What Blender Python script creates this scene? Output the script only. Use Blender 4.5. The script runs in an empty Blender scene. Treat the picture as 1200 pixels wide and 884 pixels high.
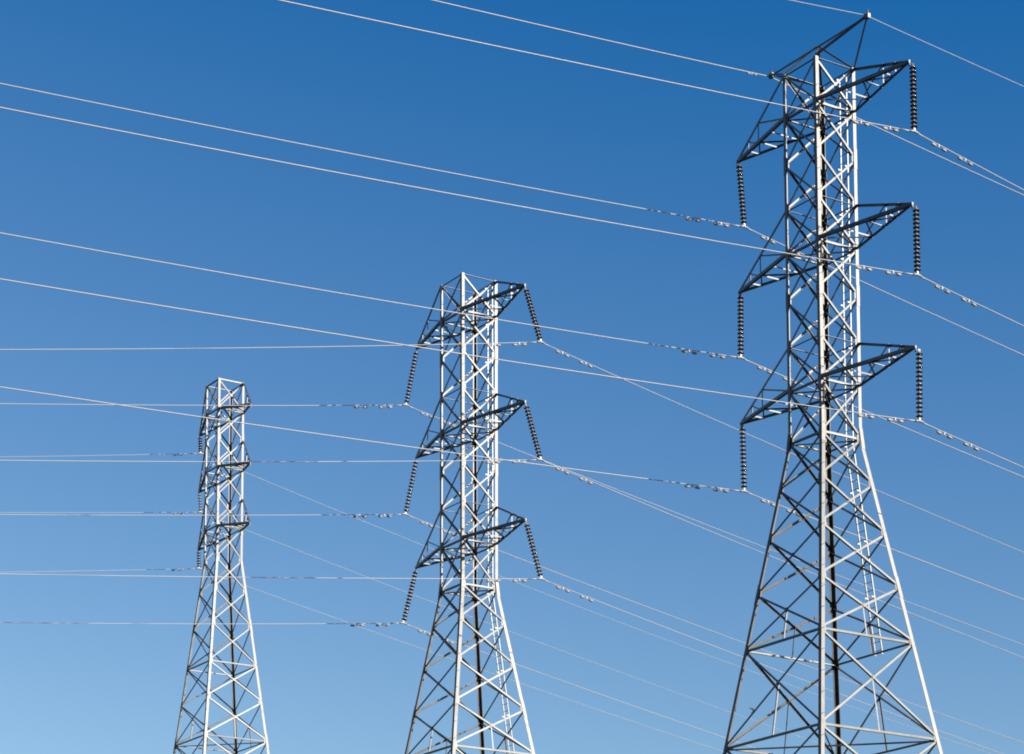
import bpy, bmesh, math, random
from mathutils import Vector, Matrix
random.seed(7)
C = bpy.context.scene.collection
scene = bpy.context.scene

# ------------------------------------------------------------------ camera
PSI = 0.9967                       # bearing of the power-line corridor
EYE = 1.7
cam = bpy.data.cameras.new('Camera')
cam.sensor_width = 36.0
cam.sensor_fit = 'HORIZONTAL'
cam.lens = 2868.4 / 1200 * 36
cam.shift_y = 0.5448               # crop from the top of a taller frame
cam.clip_start = 0.5
cam.clip_end = 5000
camo = bpy.data.objects.new('Camera', cam)
C.objects.link(camo)
camo.matrix_world = (Matrix.Translation((0, 0, EYE))
                     @ Matrix.Rotation(math.radians(90) + 0.1168, 4, 'X')
                     @ Matrix.Rotation(-0.0023, 4, 'Z'))
scene.camera = camo

# ------------------------------------------------------------------ sky and sun
EX = Vector((math.cos(PSI), -math.sin(PSI), 0))     # across the lines (towards the right, nearer)
EY = Vector((math.sin(PSI), math.cos(PSI), 0))      # along the lines (away to the right)
SUN_EL = math.radians(22)
sh = (EX * math.cos(math.radians(30)) + EY * math.sin(math.radians(30))).normalized()
SUN_AZ = math.atan2(sh.x, sh.y)
world = bpy.data.worlds.new('World')
scene.world = world
world.use_nodes = True
nt = world.node_tree
sky = nt.nodes.new('ShaderNodeTexSky')
sky.sky_type = 'NISHITA'
sky.sun_disc = False
sky.sun_elevation = SUN_EL
sky.sun_rotation = SUN_AZ
sky.altitude = 200
sky.air_density = 1.0
sky.dust_density = 0.3
sky.ozone_density = 2.0
bg = nt.nodes['Background']
bg.inputs['Strength'].default_value = 0.05
# clear, dry, polarised-looking air: take out a little of the even white veil and deepen the blue
sub = nt.nodes.new('ShaderNodeVectorMath'); sub.operation = 'SUBTRACT'
sub.inputs[1].default_value = (0.872, 0.80, 0.0)
mul = nt.nodes.new('ShaderNodeVectorMath'); mul.operation = 'MULTIPLY'
mul.inputs[1].default_value = (1.80, 1.66, 1.41)
mx0 = nt.nodes.new('ShaderNodeVectorMath'); mx0.operation = 'MAXIMUM'
mx0.inputs[1].default_value = (0.04, 0.04, 0.04)
nt.links.new(sky.outputs[0], sub.inputs[0])
nt.links.new(sub.outputs[0], mul.inputs[0])
nt.links.new(mul.outputs[0], mx0.inputs[0])
nt.links.new(mx0.outputs[0], bg.inputs['Color'])

sun = bpy.data.lights.new('Sun', 'SUN')
sun.energy = 5.0
sun.angle = math.radians(0.53)
sun.color = (1.0, 0.93, 0.82)
suno = bpy.data.objects.new('Sun', sun)
C.objects.link(suno)
sdir = sh * math.cos(SUN_EL) + Vector((0, 0, math.sin(SUN_EL)))
suno.rotation_euler = (-sdir).to_track_quat('-Z', 'Y').to_euler()

vs = scene.view_settings
vs.view_transform = 'Standard'
vs.look = 'None'
vs.exposure = 1.0
vs.gamma = 1.0
vs.use_curve_mapping = False
scene.cycles.pixel_filter_type = 'BLACKMAN_HARRIS'
scene.cycles.filter_width = 1.9      # the soft grain of a long lens


# ------------------------------------------------------------------ materials
def mat(name, col, rough=0.5, metal=0.0, var=0.0, scale=4.0, rust=0.0, spec=0.5):
    m = bpy.data.materials.new(name)
    m.use_nodes = True
    t = m.node_tree
    b = t.nodes['Principled BSDF']
    b.inputs['Roughness'].default_value = rough
    b.inputs['Metallic'].default_value = metal
    b.inputs['Specular IOR Level'].default_value = spec
    b.inputs['Base Color'].default_value = (*col, 1)
    if var:
        tc = t.nodes.new('ShaderNodeTexCoord')
        oi = t.nodes.new('ShaderNodeObjectInfo')
        n = t.nodes.new('ShaderNodeTexNoise')
        n.noise_dimensions = '4D'
        n.inputs['Scale'].default_value = scale
        n.inputs['Detail'].default_value = 5
        n.inputs['Roughness'].default_value = 0.65
        t.links.new(tc.outputs['Object'], n.inputs['Vector'])
        mul = t.nodes.new('ShaderNodeMath'); mul.operation = 'MULTIPLY'; mul.inputs[1].default_value = 37.0
        t.links.new(oi.outputs['Random'], mul.inputs[0])
        t.links.new(mul.outputs[0], n.inputs['W'])
        r = t.nodes.new('ShaderNodeValToRGB')
        e = r.color_ramp.elements
        e[0].position = 0.32; e[1].position = 0.7
        e[0].color = (*[c * (1 - var) for c in col], 1)
        e[1].color = (*[min(1, c * (1 + var * 0.6)) for c in col], 1)
        t.links.new(n.outputs['Fac'], r.inputs['Fac'])
        src = r.outputs['Color']
        # every member weathers a little differently
        mr = t.nodes.new('ShaderNodeMapRange')
        mr.inputs['To Min'].default_value = 1 - var * 0.5
        mr.inputs['To Max'].default_value = 1 + var * 0.35
        t.links.new(oi.outputs['Random'], mr.inputs['Value'])
        vm = t.nodes.new('ShaderNodeVectorMath'); vm.operation = 'SCALE'
        t.links.new(src, vm.inputs[0]); t.links.new(mr.outputs[0], vm.inputs['Scale'])
        src = vm.outputs[0]
        if rust:
            n2 = t.nodes.new('ShaderNodeTexNoise')
            n2.inputs['Scale'].default_value = 1.3
            n2.inputs['Detail'].default_value = 8
            n2.inputs['Roughness'].default_value = 0.75
            t.links.new(tc.outputs['Object'], n2.inputs['Vector'])
            r2 = t.nodes.new('ShaderNodeValToRGB')
            r2.color_ramp.elements[0].position = 0.56; r2.color_ramp.elements[0].color = (0, 0, 0, 1)
            r2.color_ramp.elements[1].position = 0.72; r2.color_ramp.elements[1].color = (rust, rust, rust, 1)
            t.links.new(n2.outputs['Fac'], r2.inputs['Fac'])
            mx = t.nodes.new('ShaderNodeMix'); mx.data_type = 'RGBA'
            t.links.new(r2.outputs['Color'], mx.inputs['Factor'])
            t.links.new(src, mx.inputs['A'])
            mx.inputs['B'].default_value = (0.075, 0.055, 0.038, 1)
            src = mx.outputs['Result']
        t.links.new(src, b.inputs['Base Color'])
        rr = t.nodes.new('ShaderNodeMapRange')
        rr.inputs['To Min'].default_value = rough - 0.1
        rr.inputs['To Max'].default_value = rough + 0.12
        t.links.new(n.outputs['Fac'], rr.inputs['Value'])
        t.links.new(rr.outputs[0], b.inputs['Roughness'])
    return m


M_STEEL = mat('galvanised_steel', (0.088, 0.087, 0.085), 0.47, 0.54, var=0.44, scale=1.8, rust=0.4)
M_LADDER = mat('ladder_steel', (0.13, 0.13, 0.126), 0.45, 0.6, var=0.2, scale=3.0)
M_PORC = mat('brown_porcelain', (0.035, 0.020, 0.017), 0.16, 0.0, spec=0.6)
M_CAP = mat('cap_metal', (0.22, 0.21, 0.20), 0.45, 0.1, var=0.15, scale=8)
M_ALU = mat('aluminium_strand', (0.26, 0.255, 0.25), 0.45, 0.2, var=0.08, scale=2)
M_GW = mat('steel_strand', (0.23, 0.23, 0.23), 0.45, 0.2, var=0.08, scale=2)
M_DAMP = mat('damper_metal', (0.23, 0.22, 0.205), 0.5, 0.0, var=0.2, scale=8)
M_CONC = mat('footing_concrete', (0.33, 0.32, 0.30), 0.9, 0.0, var=0.25, scale=6)
M_BIRD = mat('dark_plumage', (0.03, 0.028, 0.026), 0.7, 0.0, var=0.3, scale=20)
M_GRASS = mat('dry_grass_ground', (0.04, 0.042, 0.022), 0.95, 0.0, var=0.45, scale=0.35, spec=0.1)


# ------------------------------------------------------------------ mesh helpers
def prism(bm, A, B, sec):
    """sweep a closed section (list of offset vectors) from A to B"""
    va = [bm.verts.new(A + s) for s in sec]
    vb = [bm.verts.new(B + s) for s in sec]
    n = len(sec)
    for i in range(n):
        bm.faces.new((va[i], va[(i + 1) % n], vb[(i + 1) % n], vb[i]))
    bm.faces.new(va[::-1])
    bm.faces.new(vb)


def angle(bm, A, B, d1, d2, w, t):
    """steel angle: heel on the line A-B, flanges along d1 and d2"""
    A = Vector(A); B = Vector(B)
    ax = (B - A).normalized()
    d1 = Vector(d1); d1 = (d1 - ax * d1.dot(ax)).normalized()
    d2 = Vector(d2); d2 = d2 - ax * d2.dot(ax); d2 = (d2 - d1 * d2.dot(d1)).normalized()
    sec = [Vector((0, 0, 0)), d1 * w, d1 * w + d2 * t, d1 * t + d2 * t, d1 * t + d2 * w, d2 * w]
    prism(bm, A, B, sec)


def face_bar(bm, A, B, n, w, t, inset, flip=1):
    """angle lying in a tower face with outward normal n; its flat flange centred on A-B"""
    A = Vector(A); B = Vector(B); n = Vector(n).normalized()
    ax = (B - A).normalized()
    d1 = n.cross(ax).normalized() * flip
    o = -d1 * (w / 2) - n * inset
    angle(bm, A + o, B + o, d1, -n, w, t)


def box(bm, c, ux, uy, uz):
    c = Vector(c); ux = Vector(ux); uy = Vector(uy); uz = Vector(uz)
    prism(bm, c - uz, c + uz, [-ux - uy, ux - uy, ux + uy, -ux + uy])


def frame_of(ax):
    ax = ax.normalized()
    h = Vector((0, 0, 1)) if abs(ax.z) < 0.9 else Vector((1, 0, 0))
    u = ax.cross(h).normalized()
    return u, ax.cross(u).normalized()


def rod(bm, A, B, r, n=8):
    A = Vector(A); B = Vector(B)
    u, v = frame_of(B - A)
    prism(bm, A, B, [u * r * math.cos(2 * math.pi * i / n) + v * r * math.sin(2 * math.pi * i / n) for i in range(n)])


def tube(bm, pts, r, n=6):
    rings = []
    for i, p in enumerate(pts):
        a = pts[min(i + 1, len(pts) - 1)] - pts[max(i - 1, 0)]
        u, v = frame_of(a)
        rings.append([bm.verts.new(p + u * r * math.cos(2 * math.pi * k / n) + v * r * math.sin(2 * math.pi * k / n)) for k in range(n)])
    for a, b in zip(rings, rings[1:]):
        for k in range(n):
            f = bm.faces.new((a[k], a[(k + 1) % n], b[(k + 1) % n], b[k])); f.smooth = True
    bm.faces.new(rings[0][::-1]); bm.faces.new(rings[-1])


def lathe(bm, prof, n=18, axis=None, origin=None):
    """revolve (radius, z) profile about z"""
    rings = []
    for r, z in prof:
        rings.append([bm.verts.new((r * math.cos(2 * math.pi * k / n), r * math.sin(2 * math.pi * k / n), z)) for k in range(n)])
    for a, b in zip(rings, rings[1:]):
        for k in range(n):
            f = bm.faces.new((a[k], a[(k + 1) % n], b[(k + 1) % n], b[k])); f.smooth = True
    bm.faces.new(rings[0][::-1]); bm.faces.new(rings[-1])


def obj(name, bm, m, parent=None):
    bmesh.ops.recalc_face_normals(bm, faces=bm.faces)
    me = bpy.data.meshes.new(name)
    bm.to_mesh(me); bm.free()
    me.materials.append(m)
    o = bpy.data.objects.new(name, me)
    C.objects.link(o)
    if parent: o.parent = parent
    return o


def tag(o, label, cat, group=None):
    o['label'] = label; o['category'] = cat
    if group: o['group'] = group
    return o


def empty(name, loc=(0, 0, 0), parent=None):
    o = bpy.data.objects.new(name, None)
    o.empty_display_size = 0.3
    C.objects.link(o)
    o.location = loc
    if parent: o.parent = parent
    return o


# ------------------------------------------------------------------ ground
bm = bmesh.new()
N = 48
vg = {}
for i in range(N + 1):
    for j in range(N + 1):
        x = -2400 + 4800 * i / N; y = -2400 + 4800 * j / N
        vg[i, j] = bm.verts.new((x, y, 0))
for i in range(N):
    for j in range(N):
        bm.faces.new((vg[i, j], vg[i + 1, j], vg[i + 1, j + 1], vg[i, j + 1]))
g = obj('ground', bm, M_GRASS)
g['kind'] = 'structure'

# ------------------------------------------------------------------ lattice towers
FACES = {   # outward normal and its two corner signs
    'P': ((0, -1, 0), ((-1, -1), (1, -1))),
    'Q': ((1, 0, 0), ((1, -1), (1, 1))),
    'S': ((0, 1, 0), ((1, 1), (-1, 1))),
    'U': ((-1, 0, 0), ((-1, 1), (-1, -1))),
}


def build_tower(label, x, d, spec):
    root = empty('transmission_tower', (x, d, 0))
    root.rotation_euler = (0, 0, -PSI)
    tag(root, label, 'power tower', 'lattice transmission towers')
    a0, k, zb = spec['a'], spec['k'], spec['bend'] + EYE
    lw, bw, cw = spec['leg_w'], spec['brace_w'], spec['chord_w']
    lev = {n: z + EYE for n, z in spec['levels']}
    order = [n for n, z in spec['levels']]
    last = order[-1]

    def half(z):
        return a0 + k * max(0.0, zb - z)

    def corner(s, z, inset=0.0):
        h = half(z) - inset
        return Vector((s[0] * h, s[1] * h, z))
    # legs
    ztop = lev[order[0]]
    for s in ((-1, -1), (1, -1), (1, 1), (-1, 1)):
        bm = bmesh.new()
        d1 = (-s[0], 0, 0); d2 = (0, -s[1], 0)
        angle(bm, corner(s, zb), corner(s, ztop + 0.02), d1, d2, lw * 0.92, 0.02)
        angle(bm, corner(s, 0.25), corner(s, zb), d1, d2, lw, 0.022)
        # splice plates at every third node
        for n in order[2::3]:
            z = lev[n]
            c0 = corner(s, z - 0.45) ; c1 = corner(s, z + 0.45)
            o = Vector((s[0], s[1], 0)) * 0.012
            angle(bm, c0 + o, c1 + o, d1, d2, lw * 0.96, 0.011)
        leg = obj('leg', bm, M_STEEL, root)
        bm = bmesh.new()
        c = corner(s, 0)
        box(bm, (c.x, c.y, 0.1), (0.5, 0, 0), (0, 0.5, 0), (0, 0, 0.2))
        obj('footing', bm, M_CONC, leg)
        # step bolts up one leg
        if s == (1, -1):
            z = ztop - 0.8; i = 0
            bolts = []
            for dd in (Vector((0, -0.13, 0)), Vector((0.13, 0, 0))):
                bm = bmesh.new(); rod(bm, Vector((0, 0, 0)), dd, 0.009, 6)
                bolts.append(obj('step_bolt', bm, M_STEEL, leg))
            while z > 4.0 and i < 96:
                c = corner(s, z) + (Vector((0, 0.06, 0)) if i % 2 else Vector((-0.06, 0, 0)))
                if i < 2: o = bolts[i]
                else:
                    o = bolts[i % 2].copy(); C.objects.link(o); o.parent = leg
                o.location = c
                z -= 0.46; i += 1
    # cross braces: one X per face and panel
    for fk, (n, (s0, s1)) in FACES.items():
        nv = Vector(n)
        for i in range(len(order) - 1):
            za, zc = lev[order[i]], lev[order[i + 1]]
            w = bw * (1.0 if za <= zb + 0.1 else 0.92)
            bm = bmesh.new()
            A0, A1 = corner(s0, za), corner(s1, za)
            B0, B1 = corner(s0, zc), corner(s1, zc)
            u = (A1 - A0).normalized() * lw * 0.35
            dz = Vector((0, 0, 0.07))
            fn = (B0 - A0).cross(A1 - A0).normalized()
            if fn.dot(nv) < 0: fn = -fn
            face_bar(bm, A0 + u - dz, B1 - u + dz, fn, w, 0.010, 0.026)
            face_bar(bm, A1 - u - dz, B0 + u + dz, fn, w, 0.010, 0.039)
            # bolted plate where the two bars cross
            t = (A1 - A0).length / ((A1 - A0).length + (B1 - B0).length)
            mid = (A0 + (B1 - A0) * t)
            ux = (A1 - A0).normalized(); uz = fn.cross(ux)
            box(bm, mid - fn * 0.018, ux * 0.075, uz * 0.075, fn * 0.005)
            br = obj('cross_brace', bm, M_STEEL, root)
            # gusset plates at the two lower corners
            for c, sg in ((B0, 1), (B1, -1)):
                bm = bmesh.new()
                p = c + ux * sg * (lw * 0.75) - fn * 0.0285
                box(bm, p, ux * 0.12, uz * 0.14, fn * 0.005)
                obj('gusset_plate', bm, M_STEEL, br)

    # horizontal rings and plan bracing
    for n in spec['rings']:
        z = lev[n]
        for fk, (nn, (s0, s1)) in FACES.items():
            bm = bmesh.new()
            A, B = corner(s0, z - 0.02), corner(s1, z - 0.02)
            u = (B - A).normalized() * 0.05
            if n in spec['flat']:         # flat bar lying level
                iv = -Vector(nn) * 0.06
                prism(bm, A + u, B - u, [iv, iv - Vector(nn) * bw * 0.9, iv - Vector(nn) * bw * 0.9 + Vector((0, 0, 0.012)), iv + Vector((0, 0, 0.012))])
            else: face_bar(bm, A + u, B - u, nn, bw, 0.010, 0.050)
            obj('horizontal_strut', bm, M_STEEL, root)
        if n in spec['plan']:
            bm = bmesh.new()
            A, B = corner((-1, -1), z - 0.06, 0.06), corner((1, 1), z - 0.06, 0.06)
            D, E = corner((1, -1), z - 0.09, 0.06), corner((-1, 1), z - 0.09, 0.06)
            face_bar(bm, A, B, (0, 0, 1), bw * 0.8, 0.008, 0.0)
            face_bar(bm, D, E, (0, 0, 1), bw * 0.8, 0.008, 0.02)
            obj('plan_bracing', bm, M_STEEL, root)
    # hangers from the brace crossings down to the rings
    for top, bot_ in spec['hangers']:
        zt, zl = lev[top], lev[bot_]
        for fk, (nn, (s0, s1)) in FACES.items():
            ht, hl = half(zt), half(zl)
            zx = zt + (zl - zt) * ht / (ht + hl)
            hx = half(zx) - 0.07
            nv = Vector(nn)
            bm = bmesh.new()
            tv = nv.cross(Vector((0, 0, 1)))
            angle(bm, nv * hx + Vector((0, 0, zx)), nv * (hl - 0.07) + Vector((0, 0, zl)), tv, -nv, 0.06, 0.008)
            obj('hanger', bm, M_STEEL, root)

    # conductor cross arms
    ty, tz = spec['ty'], spec['tz']
    for lname, uname in spec['arms']:
        z, zu = lev[lname] - spec.get('drop', 0.0), lev[uname]
        for sx in (-1, 1):
            arm = empty('cross_arm', (sx * a0, 0, z), root)
            off = Vector((-sx * a0, 0, -z))
            tip = Vector((sx * spec['La'], 0, z + tz)) + off
            roots = [Vector((sx * a0, sy * a0, z)) + off for sy in (-1, 1)]
            for r in roots:
                bm = bmesh.new()
                sy = 1 if r.y > 0 else -1
                e = tip + Vector((0, sy * 0.05, 0))
                angle(bm, r, e, (0, -sy, 0), (0, 0, 1), cw, 0.012)
                obj('bottom_chord', bm, M_STEEL, arm)
            # the chord tying the tip up to the leg on this side
            tr = Vector((sx * a0, sx * a0, zu)) + off
            tops = [tr]
            if spec['two_top']: tops.append(Vector((sx * a0, -sx * a0, zu)) + off)
            for q in tops:
                sy = 1 if q.y > 0 else -1
                bm = bmesh.new()
                angle(bm, q, tip + Vector((0, sy * 0.06, 0.12)), (0, -sy, 0), (0, 0, -1), cw * 0.75, 0.010)
                obj('top_chord', bm, M_STEEL, arm)
            up = (0, 0, 1)
            dn = Vector((0, 0, 0.03))
            bars = []
            st = [0.28, 0.52, 0.74]
            lo = [[r + (tip - r) * t for t in st] for r in roots]
            for i in range(len(st)):
                bars.append((lo[0][i] + dn, lo[1][i] + dn, up, 0.06, 0))
            prev = roots
            for i in range(len(st)):
                bars.append((Vector(prev[i % 2]) + dn, lo[1 - i % 2][i] + dn, up, 0.06, 0.012))
                prev = [lo[0][i], lo[1][i]]
            # hangers and struts in the vertical side of the arm
            for q in tops:
                base = roots[1] if q.y > 0 else roots[0]
                sy = 1 if q.y > 0 else -1
                nn = Vector((0, sy, 0))
                pb = [base + (tip - base) * t for t in (0.30, 0.55, 0.78)]
                pt = [q + (tip + Vector((0, 0, 0.12)) - q) * t for t in (0.30, 0.55, 0.78)]
                for u_, l_ in zip(pt[1:], pb[1:]):
                    bars.append((u_, l_, nn, 0.06, 0.02))
                bars.append((pt[1], base + Vector((0, 0, 0.05)), nn, 0.06, 0.03))
                bars.append((pt[2], pb[1], nn, 0.05, 0.03))
            for A, B, nn, w, ins in bars:
                bm = bmesh.new()
                face_bar(bm, A, B, nn, w * spec.get('tw', 1.0), 0.008, ins)
                obj('arm_strut', bm, M_STEEL, arm)
            bm = bmesh.new()
            q = spec.get('tw', 1.0) ** 2
            box(bm, tip + Vector((0, 0, 0.05)), (0.09 * q, 0, 0), (0, 0.04 * q, 0), (0, 0, 0.065 * q))
            box(bm, tip + Vector((sx * 0.06 * q, 0, -0.07)), (0.04 * q, 0, 0), (0, 0.012, 0), (0, 0, 0.08))
            obj('tip_plate', bm, M_STEEL, arm)

    # earth-wire peak
    if spec.get('peak'):
        zp = spec['peak'][0] + EYE; lp = spec['peak'][1]
        pk = empty('earth_wire_peak', (0, 0, ztop), root)
        hz = zp - ztop
        bm = bmesh.new()
        angle(bm, Vector((-lp, 0, hz)), Vector((lp, 0, hz)), (0, 1, 0), (0, 0, -1), 0.10, 0.010)
        obj('ridge_beam', bm, M_STEEL, pk)
        for sx in (-1, 1):
            for sy in (-1, 1):
                bm = bmesh.new()
                angle(bm, Vector((sx * a0, sy * a0, 0.02)), Vector((sx * lp, sy * 0.05, hz - 0.06)), (0, -sy, 0), (0, 0, 1), 0.085, 0.009)
                obj('peak_strut', bm, M_STEEL, pk)
                bm = bmesh.new()
                if sx == sy == -1:
                    face_bar(bm, Vector((-a0 + 0.03, -a0 + 0.03, 0.04)), Vector((-0.04, -0.05, hz - 0.03)), (0.78, -0.63, -0.25), 0.08, 0.009, 0.0)
                else: angle(bm, Vector((sx * (a0 - 0.03), sy * (a0 - 0.03), 0.04)), Vector((sx * 0.04, sy * 0.05, hz - 0.03)), (0, -sy, 0), (-sx, 0, 0), 0.08, 0.009)
                obj('rafter', bm, M_STEEL, pk)
            bm = bmesh.new()
            box(bm, (sx * (lp + 0.02), 0, hz - 0.06), (0.12, 0, 0), (0, 0.07, 0), (0, 0, 0.10))
            rod(bm, (sx * (lp + 0.04), 0, hz + 0.02), (sx * (lp + 0.04), 0, hz + 0.24), 0.035)
            obj('tip_plate', bm, M_STEEL, pk)

    # climbing ladder outside the far face
    if spec.get('ladder'):
        n0, n1 = spec['ladder']
        zs = [lev[n0] - 0.05, zb, lev[n1]]
        lx0, lx1 = -0.12, 0.32
        lad = empty('ladder', (0, half(zs[0]), zs[0]), root)
        o = Vector((0, -half(zs[0]), -zs[0]))
        path = [Vector((0, half(z) + 0.16, z)) for z in zs]
        for lx in (lx0, lx1):
            bm = bmesh.new()
            for A, B in zip(path, path[1:]):
                X = Vector((lx, 0, 0))
                angle(bm, A + X + o, B + X + o, (-1, 0, 0), (0, 1, 0), 0.05, 0.012)
            obj('rail', bm, M_LADDER, lad)
        z = zs[0] + 0.2
        first = None
        while z < zs[2] - 0.1:
            y = half(z) + 0.18
            if first is None:
                bm = bmesh.new()
                rod(bm, (lx0, 0, 0), (lx1, 0, 0), 0.014, 6)
                r = first = obj('rung', bm, M_LADDER, lad)
            else:
                r = first.copy(); C.objects.link(r); r.parent = lad
            r.location = Vector((0, y, z)) + o
            z += 0.36
        for n in order:
            z = lev[n]
            if zs[0] <= z <= zs[2]:
                for lx in (lx0, lx1):
                    bm = bmesh.new()
                    box(bm, Vector((lx, half(z) + 0.08, z)) + o, (0.02, 0, 0), (0, 0.08, 0), (0, 0, 0.03))
                    obj('standoff', bm, M_LADDER, lad)
    return root


build_tower('nearest and tallest looking lattice tower on the right, with an earth wire peak on top', 13.244, 100.0, dict(
    a=1.094, k=0.1585, bend=32.646, leg_w=0.178, brace_w=0.092, chord_w=0.135, La=5.60, ty=0, tz=0.036, two_top=False,
    levels=[('z0', 48.972), ('z1', 47.01), ('n1', 44.914), ('u2', 42.895), ('z2', 40.939), ('n2', 38.86), ('u3', 36.82),
            ('z3', 34.915), ('bd', 32.646), ('s1', 30.661), ('s2', 28.51), ('s3', 26.186), ('s4', 23.807), ('s5', 19.699),
            ('s6', 15.2), ('s7', 10.2), ('s8', 4.6), ('ft', -1.3)],
    rings=['z0', 'z1', 'u2', 'z2', 'u3', 'z3', 'bd', 's4', 's5', 's6', 's7', 's8'], plan=['z1', 'z2', 'z3', 'bd', 's5'], flat=['z0', 'u2', 'u3'],
    hangers=[('s3', 's4'), ('s4', 's5'), ('s5', 's6')],
    arms=[('z1', 'z0'), ('z2', 'u2'), ('z3', 'u3')], peak=(50.18, 3.16), ladder=('s4', 'z0')))
build_tower('middle lattice tower with flat top and swung out insulator strings', -2.216, 125.0, dict(
    a=1.104, k=0.1556, bend=32.827, leg_w=0.178, brace_w=0.092, chord_w=0.135, La=5.37, ty=0, tz=0.044, two_top=False,
    levels=[('z0', 49.482), ('z1', 47.493), ('n1', 45.4), ('u2', 43.333), ('z2', 41.334), ('n2', 39.27), ('u3', 37.214),
            ('z3', 35.175), ('bd', 32.827), ('s1', 30.922), ('s2', 28.683), ('s3', 26.353), ('s4', 23.949), ('s5', 19.8),
            ('s6', 15.2), ('s7', 10.2), ('s8', 4.6), ('ft', -1.3)],
    rings=['z0', 'z1', 'u2', 'z2', 'u3', 'z3', 'bd', 's4', 's5', 's6', 's7', 's8'], plan=['z1', 'z2', 'z3', 'bd', 's5'], flat=['z0', 'u2', 'u3'],
    hangers=[('s3', 's4'), ('s4', 's5'), ('s5', 's6')],
    arms=[('z1', 'z0'), ('z2', 'u2'), ('z3', 'u3')], ladder=('s4', 'z0')))
build_tower('farthest and slimmest lattice tower on the left, with short cross arms', -18.10, 150.0, dict(
    a=0.907, k=0.1075, bend=41.253, leg_w=0.155, brace_w=0.075, chord_w=0.135, La=3.63, ty=0, tz=-0.36, drop=0.13, tw=0.7, two_top=False,
    levels=[('z0', 52.759), ('z1', 50.855), ('n1', 48.98), ('z2', 47.116), ('n2', 45.2), ('z3', 43.304), ('bd', 41.253),
            ('s1', 39.248), ('s2', 36.968), ('s3', 34.451), ('s4', 32.15), ('s5', 29.657), ('s6', 26.8), ('s7', 23.6),
            ('s8', 20.0), ('s9', 16.0), ('s10', 11.4), ('s11', 5.8), ('ft', -1.3)],
    rings=['z0', 'z1', 'z2', 'z3', 's3', 's5', 's7', 's9', 's11'], plan=['s5'], flat=[],
    hangers=[('s4', 's5')],
    arms=[('z1', 'z0'), ('z2', 'n1'), ('z3', 'n2')]))


# ------------------------------------------------------------------ insulator strings
def disc_meshes():
    """one cap-and-pin unit: porcelain shell with its cap, 0.18 m tall, hanging from z = 0"""
    bm = bmesh.new()
    lathe(bm, [(0.030, -0.066), (0.066, -0.072), (0.105, -0.084), (0.138, -0.100), (0.148, -0.114), (0.144, -0.126),
               (0.128, -0.122), (0.122, -0.112), (0.108, -0.122), (0.098, -0.110), (0.080, -0.120), (0.066, -0.110), (0.03, -0.106)], 20)
    d = obj('insulator_disc', bm, M_PORC)
    bm = bmesh.new()
    lathe(bm, [(0.018, 0.004), (0.044, 0.0), (0.060, -0.012), (0.062, -0.058), (0.070, -0.068), (0.03, -0.074)], 14)
    c = obj('cap', bm, M_CAP, d)
    bm = bmesh.new()
    lathe(bm, [(0.015, -0.100), (0.030, -0.122), (0.030, -0.178), (0.015, -0.184)], 10)
    p = obj('pin', bm, M_CAP, d)
    return d, c, p


DISC = disc_meshes()
used = [False]


def place_disc(parent, z, s):
    if not used[0]:
        used[0] = True
        d = DISC[0]
    else:
        d = DISC[0].copy(); C.objects.link(d)
        for ch in DISC[1:]:
            e = ch.copy(); C.objects.link(e); e.parent = d
    d.parent = parent
    d.location = (0, 0, z)
    d.scale = (s, s, s)
    return d


def insulator(T, B, ndisc, label, group, fit=0.17, bottom=0.14, dscale=1.0):
    T = Vector(T); B = Vector(B)
    T = T + Vector((0, 0, EYE)); B = B + Vector((0, 0, EYE))
    L = (B - T).length
    root = empty('insulator_string', T)
    root.rotation_mode = 'QUATERNION'
    root.rotation_quaternion = (B - T).to_track_quat('-Z', 'Y')
    tag(root, label, 'insulator', group)
    bm = bmesh.new()
    rod(bm, (0, 0, -0.10), (0, 0, -fit - 0.01), 0.028, 8)
    box(bm, (0, 0, -0.12), (0.05, 0, 0), (0, 0.014, 0), (0, 0, 0.05))
    obj('hanger_link', bm, M_CAP, root)
    pitch = (L - fit - bottom) / ndisc
    for i in range(ndisc):
        place_disc(root, -fit - i * pitch, pitch / 0.18 if dscale is None else dscale)
    # suspension clamp, aligned with the conductor
    bm = bmesh.new()
    q = root.rotation_quaternion.inverted()
    e = q @ EY
    up = q @ Vector((0, 0, 1))
    sd = e.cross(up)
    b = Vector((0, 0, -L))
    tube(bm, [b - e * 0.24 - up * 0.03, b - e * 0.12 + up * 0.005, b + up * 0.012, b + e * 0.12 + up * 0.005, b + e * 0.24 - up * 0.03], 0.048, 8)
    box(bm, b + up * 0.08, e * 0.045, sd * 0.035, up * 0.07)
    rod(bm, b - sd * 0.07, b + sd * 0.07, 0.018)
    obj('suspension_clamp', bm, M_CAP, root)
    return root


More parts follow.
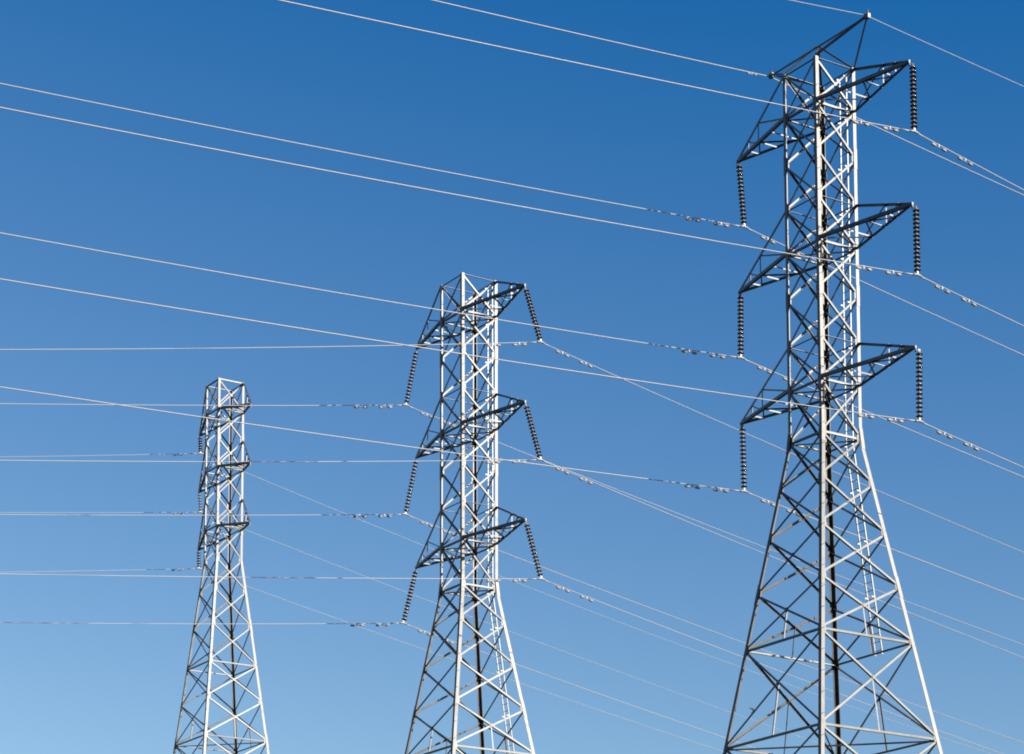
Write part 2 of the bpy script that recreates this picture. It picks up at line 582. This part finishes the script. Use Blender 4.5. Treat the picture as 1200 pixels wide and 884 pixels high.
STR = {
    '0R1': ((16.45, 95.162, 47.046), (16.428, 95.044, 43.999)), '0R2': ((16.45, 95.162, 40.975), (16.422, 95.02, 37.929)),
    '0R3': ((16.45, 95.162, 34.952), (16.412, 95.234, 31.903)), '0L1': ((10.21, 104.573, 47.046), (10.411, 104.6, 44.003)),
    '0L2': ((10.21, 104.573, 40.975), (10.169, 104.499, 37.926)), '0L3': ((10.21, 104.573, 34.952), (10.256, 104.666, 31.903)),
    '1R1': ((0.738, 120.482, 47.537), (1.524, 120.131, 44.455)), '1R2': ((0.738, 120.482, 41.377), (1.489, 120.137, 38.286)),
    '1R3': ((0.738, 120.482, 35.219), (1.501, 120.166, 32.127)), '1L1': ((-5.142, 129.474, 47.537), (-5.734, 129.593, 44.395)),
    '1L2': ((-5.142, 129.474, 41.377), (-5.746, 129.526, 38.236)), '1L3': ((-5.142, 129.474, 35.219), (-5.83, 129.194, 32.106)),
    '2L1': ((-20.049, 153.055, 50.413), (-19.981, 152.905, 49.205)), '2L2': ((-20.049, 153.055, 46.675), (-19.999, 153.421, 45.462)),
    '2L3': ((-20.049, 153.055, 42.862), (-20.014, 153.051, 41.643)),
}
TW = ['the nearest tower', 'the middle tower', 'the farthest tower']
AL = {'1': 'top', '2': 'middle', '3': 'lowest'}
SD = {'L': 'left', 'R': 'right'}
LOOK = ['long straight-hanging dark disc insulator string', 'slanting dark disc insulator string', 'short stubby insulator string']
for key, (T, B) in STR.items():
    ti = int(key[0])
    lab = '%s under the %s %s arm of %s' % (LOOK[ti], AL[key[2]], SD[key[1]], TW[ti])
    if ti < 2:
        insulator(T, B, 15, lab, 'insulator strings of the lattice towers')
    else:
        insulator(T, B, 6, lab, 'insulator strings of the lattice towers', fit=0.10, bottom=0.08, dscale=0.95)

# ------------------------------------------------------------------ conductors and earth wires
WIRES = {   # attachment point, (slope, sag) of the left span, (slope, sag) of the right span
    '0GL': ((11.45, 102.775, 50.134), (-0.08409, 0.00043), (-0.12901, 0.00046)),
    '0GR': ((14.901, 97.438, 50.226), (-0.11923, 0.0004), (-0.08744, 0.0004)),
    '0L1': ((10.411, 104.6, 44.003), (-0.08119, 0.00037), (-0.15832, 0.00038)),
    '0L2': ((10.169, 104.499, 37.926), (-0.07225, 0.00043), (-0.15729, 0.00039)),
    '0L3': ((10.256, 104.666, 31.903), (-0.06155, 0.00034), (-0.15794, 0.00039)),
    '0R1': ((16.428, 95.044, 43.999), (-0.09381, 0.00024), (-0.17442, 0.00042)),
    '0R2': ((16.422, 95.02, 37.929), (-0.08821, 0.0004), (-0.1637, 0.00041)),
    '0R3': ((16.412, 95.234, 31.903), (-0.0736, 0.00034), (-0.16724, 0.00041)),
    '1L1': ((-5.734, 129.593, 44.395), (-0.18969, 0.00039), (-0.17798, 0.00035)),
    '1L2': ((-5.746, 129.526, 38.236), (-0.16634, 0.00033), (-0.18747, 0.0004)),
    '1L3': ((-5.83, 129.194, 32.106), (-0.14163, 0.00045), (-0.19183, 0.00047)),
    '1R1': ((1.524, 120.131, 44.455), (-0.22304, 0.00042), (-0.1913, 0.00041)),
    '1R2': ((1.489, 120.137, 38.286), (-0.18364, 0.00041), (-0.19508, 0.00042)),
    '1R3': ((1.501, 120.166, 32.127), (-0.1437, 0.00029), (-0.19422, 0.00042)),
    '2L1': ((-19.981, 152.905, 49.205), (-0.19469, 0.00041), (-0.22349, 0.0006)),
    '2L2': ((-19.999, 153.421, 45.462), (-0.1655, 0.00039), (-0.20886, 0.00038)),
    '2L3': ((-20.014, 153.051, 41.643), (-0.1679, 0.00041), (-0.19515, 0.00039)),
}


def damper_mesh():
    """Stockbridge damper along local x, clamped to the wire at the origin"""
    bm = bmesh.new()
    box(bm, (0, 0, -0.045), (0.03, 0, 0), (0, 0.022, 0), (0, 0, 0.065))
    rod(bm, (-0.36, 0, -0.11), (0.36, 0, -0.11), 0.011, 6)
    d = obj('vibration_damper', bm, M_DAMP)
    ws = []
    for s in (-1, 1):
        bm = bmesh.new()
        prof = [(0.02, -0.13), (0.055, -0.12), (0.062, 0.0), (0.062, 0.07), (0.045, 0.12), (0.02, 0.13)]
        lathe(bm, prof, 12)
        R = Matrix.Rotation(math.radians(90) * s, 4, 'Y')
        bmesh.ops.transform(bm, matrix=Matrix.Translation((s * 0.30, 0, -0.11)) @ R, verts=bm.verts)
        ws.append(obj('damper_weight', bm, M_DAMP, d))
    return d, ws


DAMP, DW = damper_mesh()
damp_used = [False]


def place_damper(parent, p, axis, sc):
    if not damp_used[0]:
        damp_used[0] = True; d = DAMP
    else:
        d = DAMP.copy(); C.objects.link(d)
        for w in DW:
            e = w.copy(); C.objects.link(e); e.parent = d
    d.parent = parent
    ax = axis.normalized()
    side = Vector((0, 0, 1)).cross(ax).normalized()
    up = ax.cross(side)
    d.matrix_local = Matrix.Translation(p) @ Matrix((ax, side, up)).transposed().to_4x4() @ Matrix.Scale(sc, 4)


for key, (P0, l, r) in WIRES.items():
    ti = int(key[0])
    earth = key[1] == 'G'
    P0 = Vector(P0) + Vector((0, 0, EYE))

    def at(t, l=l, r=r):
        m, c = (l if t < 0 else r)
        a = abs(t)
        z = m * a + c * a * a
        b = 0.35                       # the wire bends round its clamp, not at a point
        if a < b: z = (m * b) * (a / b) ** 2 * 0.5 + (m * a) * 0.5
        return EY * t + Vector((0, 0, z))
    ts = [-170, -150, -130, -110] + [-95 + 2.5 * i for i in range(38)] + [-0.35, -0.2, -0.1, 0, 0.1, 0.2, 0.35] \
        + [2.5 * i for i in range(1, 45)] + [125, 140, 160]
    bm = bmesh.new()
    rad = (0.021 if key[2] == 'L' else 0.014) if earth else (0.0185, 0.017, 0.0125)[ti]
    tube(bm, [at(t) for t in sorted(set(ts))], rad, 6)
    if earth:
        o = obj('earth_wire', bm, M_GW); o.location = P0
        if key[2] == 'L':
            tag(o, 'thin earth wire leaving the far left tip of the peak on the nearest tower', 'wire', 'overhead wires')
        else:
            tag(o, 'uppermost thin earth wire running over the high right tip of the nearest tower', 'wire', 'overhead wires')
        dts = [-1.0] if key[2] == 'L' else []
    else:
        o = obj('conductor', bm, M_ALU); o.location = P0
        tag(o, 'pale conductor cable hung below the %s %s arm of %s' % (AL[key[2]], SD[key[1]], TW[ti]), 'wire', 'overhead wires')
        dts = [-2.85, -1.3, 1.35, 2.8]
        if ti == 2: dts = [-1.6, 1.6]
        bm = bmesh.new()
        tube(bm, [at(t) for t in (-0.8, -0.35, -0.2, -0.1, 0, 0.1, 0.2, 0.35, 0.8)], rad + 0.009, 8)
        obj('armour_rod', bm, M_ALU, o)
    for t in dts:
        place_damper(o, at(t), at(t + 0.1) - at(t - 0.1), 0.6 if earth else (0.95, 0.95, 0.75)[ti])

# ------------------------------------------------------------------ the bird near the nearest tower
bm = bmesh.new()
prof = [(-0.17, 0.004), (-0.12, 0.022), (-0.06, 0.040), (0.0, 0.050), (0.06, 0.044), (0.10, 0.030), (0.125, 0.032), (0.15, 0.024), (0.172, 0.006), (0.195, 0.001)]
rings = []
for x, rr in prof:
    rings.append([bm.verts.new((x, rr * math.cos(2 * math.pi * k / 10), rr * math.sin(2 * math.pi * k / 10))) for k in range(10)])
for a, b in zip(rings, rings[1:]):
    for k in range(10):
        bm.faces.new((a[k], a[(k + 1) % 10], b[(k + 1) % 10], b[k])).smooth = True
bm.faces.new(rings[0][::-1]); bm.faces.new(rings[-1])
for s in (-1, 1):       # wings, raised in mid beat
    stn = [(0.03, 0.05, -0.07, 0.0), (0.12, 0.07, -0.06, 0.07), (0.22, 0.04, -0.06, 0.12), (0.31, -0.04, -0.08, 0.14)]
    rows = []
    for y, x1, x0, z in stn:
        rows.append([bm.verts.new((x1, s * y, z)), bm.verts.new(((x1 + x0) / 2, s * y, z + 0.012)), bm.verts.new((x0, s * y, z)),
                     bm.verts.new(((x1 + x0) / 2, s * y, z - 0.006))])
    for a, b in zip(rows, rows[1:]):
        for k in range(4):
            bm.faces.new((a[k], a[(k + 1) % 4], b[(k + 1) % 4], b[k]))
    bm.faces.new(rows[0]); bm.faces.new(rows[-1][::-1])
tl = [bm.verts.new(v) for v in ((-0.14, -0.02, 0.004), (-0.14, 0.02, 0.004), (-0.25, 0.04, 0.002), (-0.25, -0.04, 0.002))]
tb = [bm.verts.new(v.co - Vector((0, 0, 0.006))) for v in tl]
bm.faces.new(tl); bm.faces.new(tb[::-1])
for k in range(4): bm.faces.new((tl[k], tl[(k + 1) % 4], tb[(k + 1) % 4], tb[k]))
bird = obj('bird', bm, M_BIRD)
bird.location = (14.14, 140.0, 29.54 + EYE)
bird.rotation_euler = (math.radians(20), math.radians(-35), math.radians(25))
bird.scale = (1.05, 1.05, 1.05)
tag(bird, 'tiny dark bird flying beside the lower left of the nearest tower', 'bird')
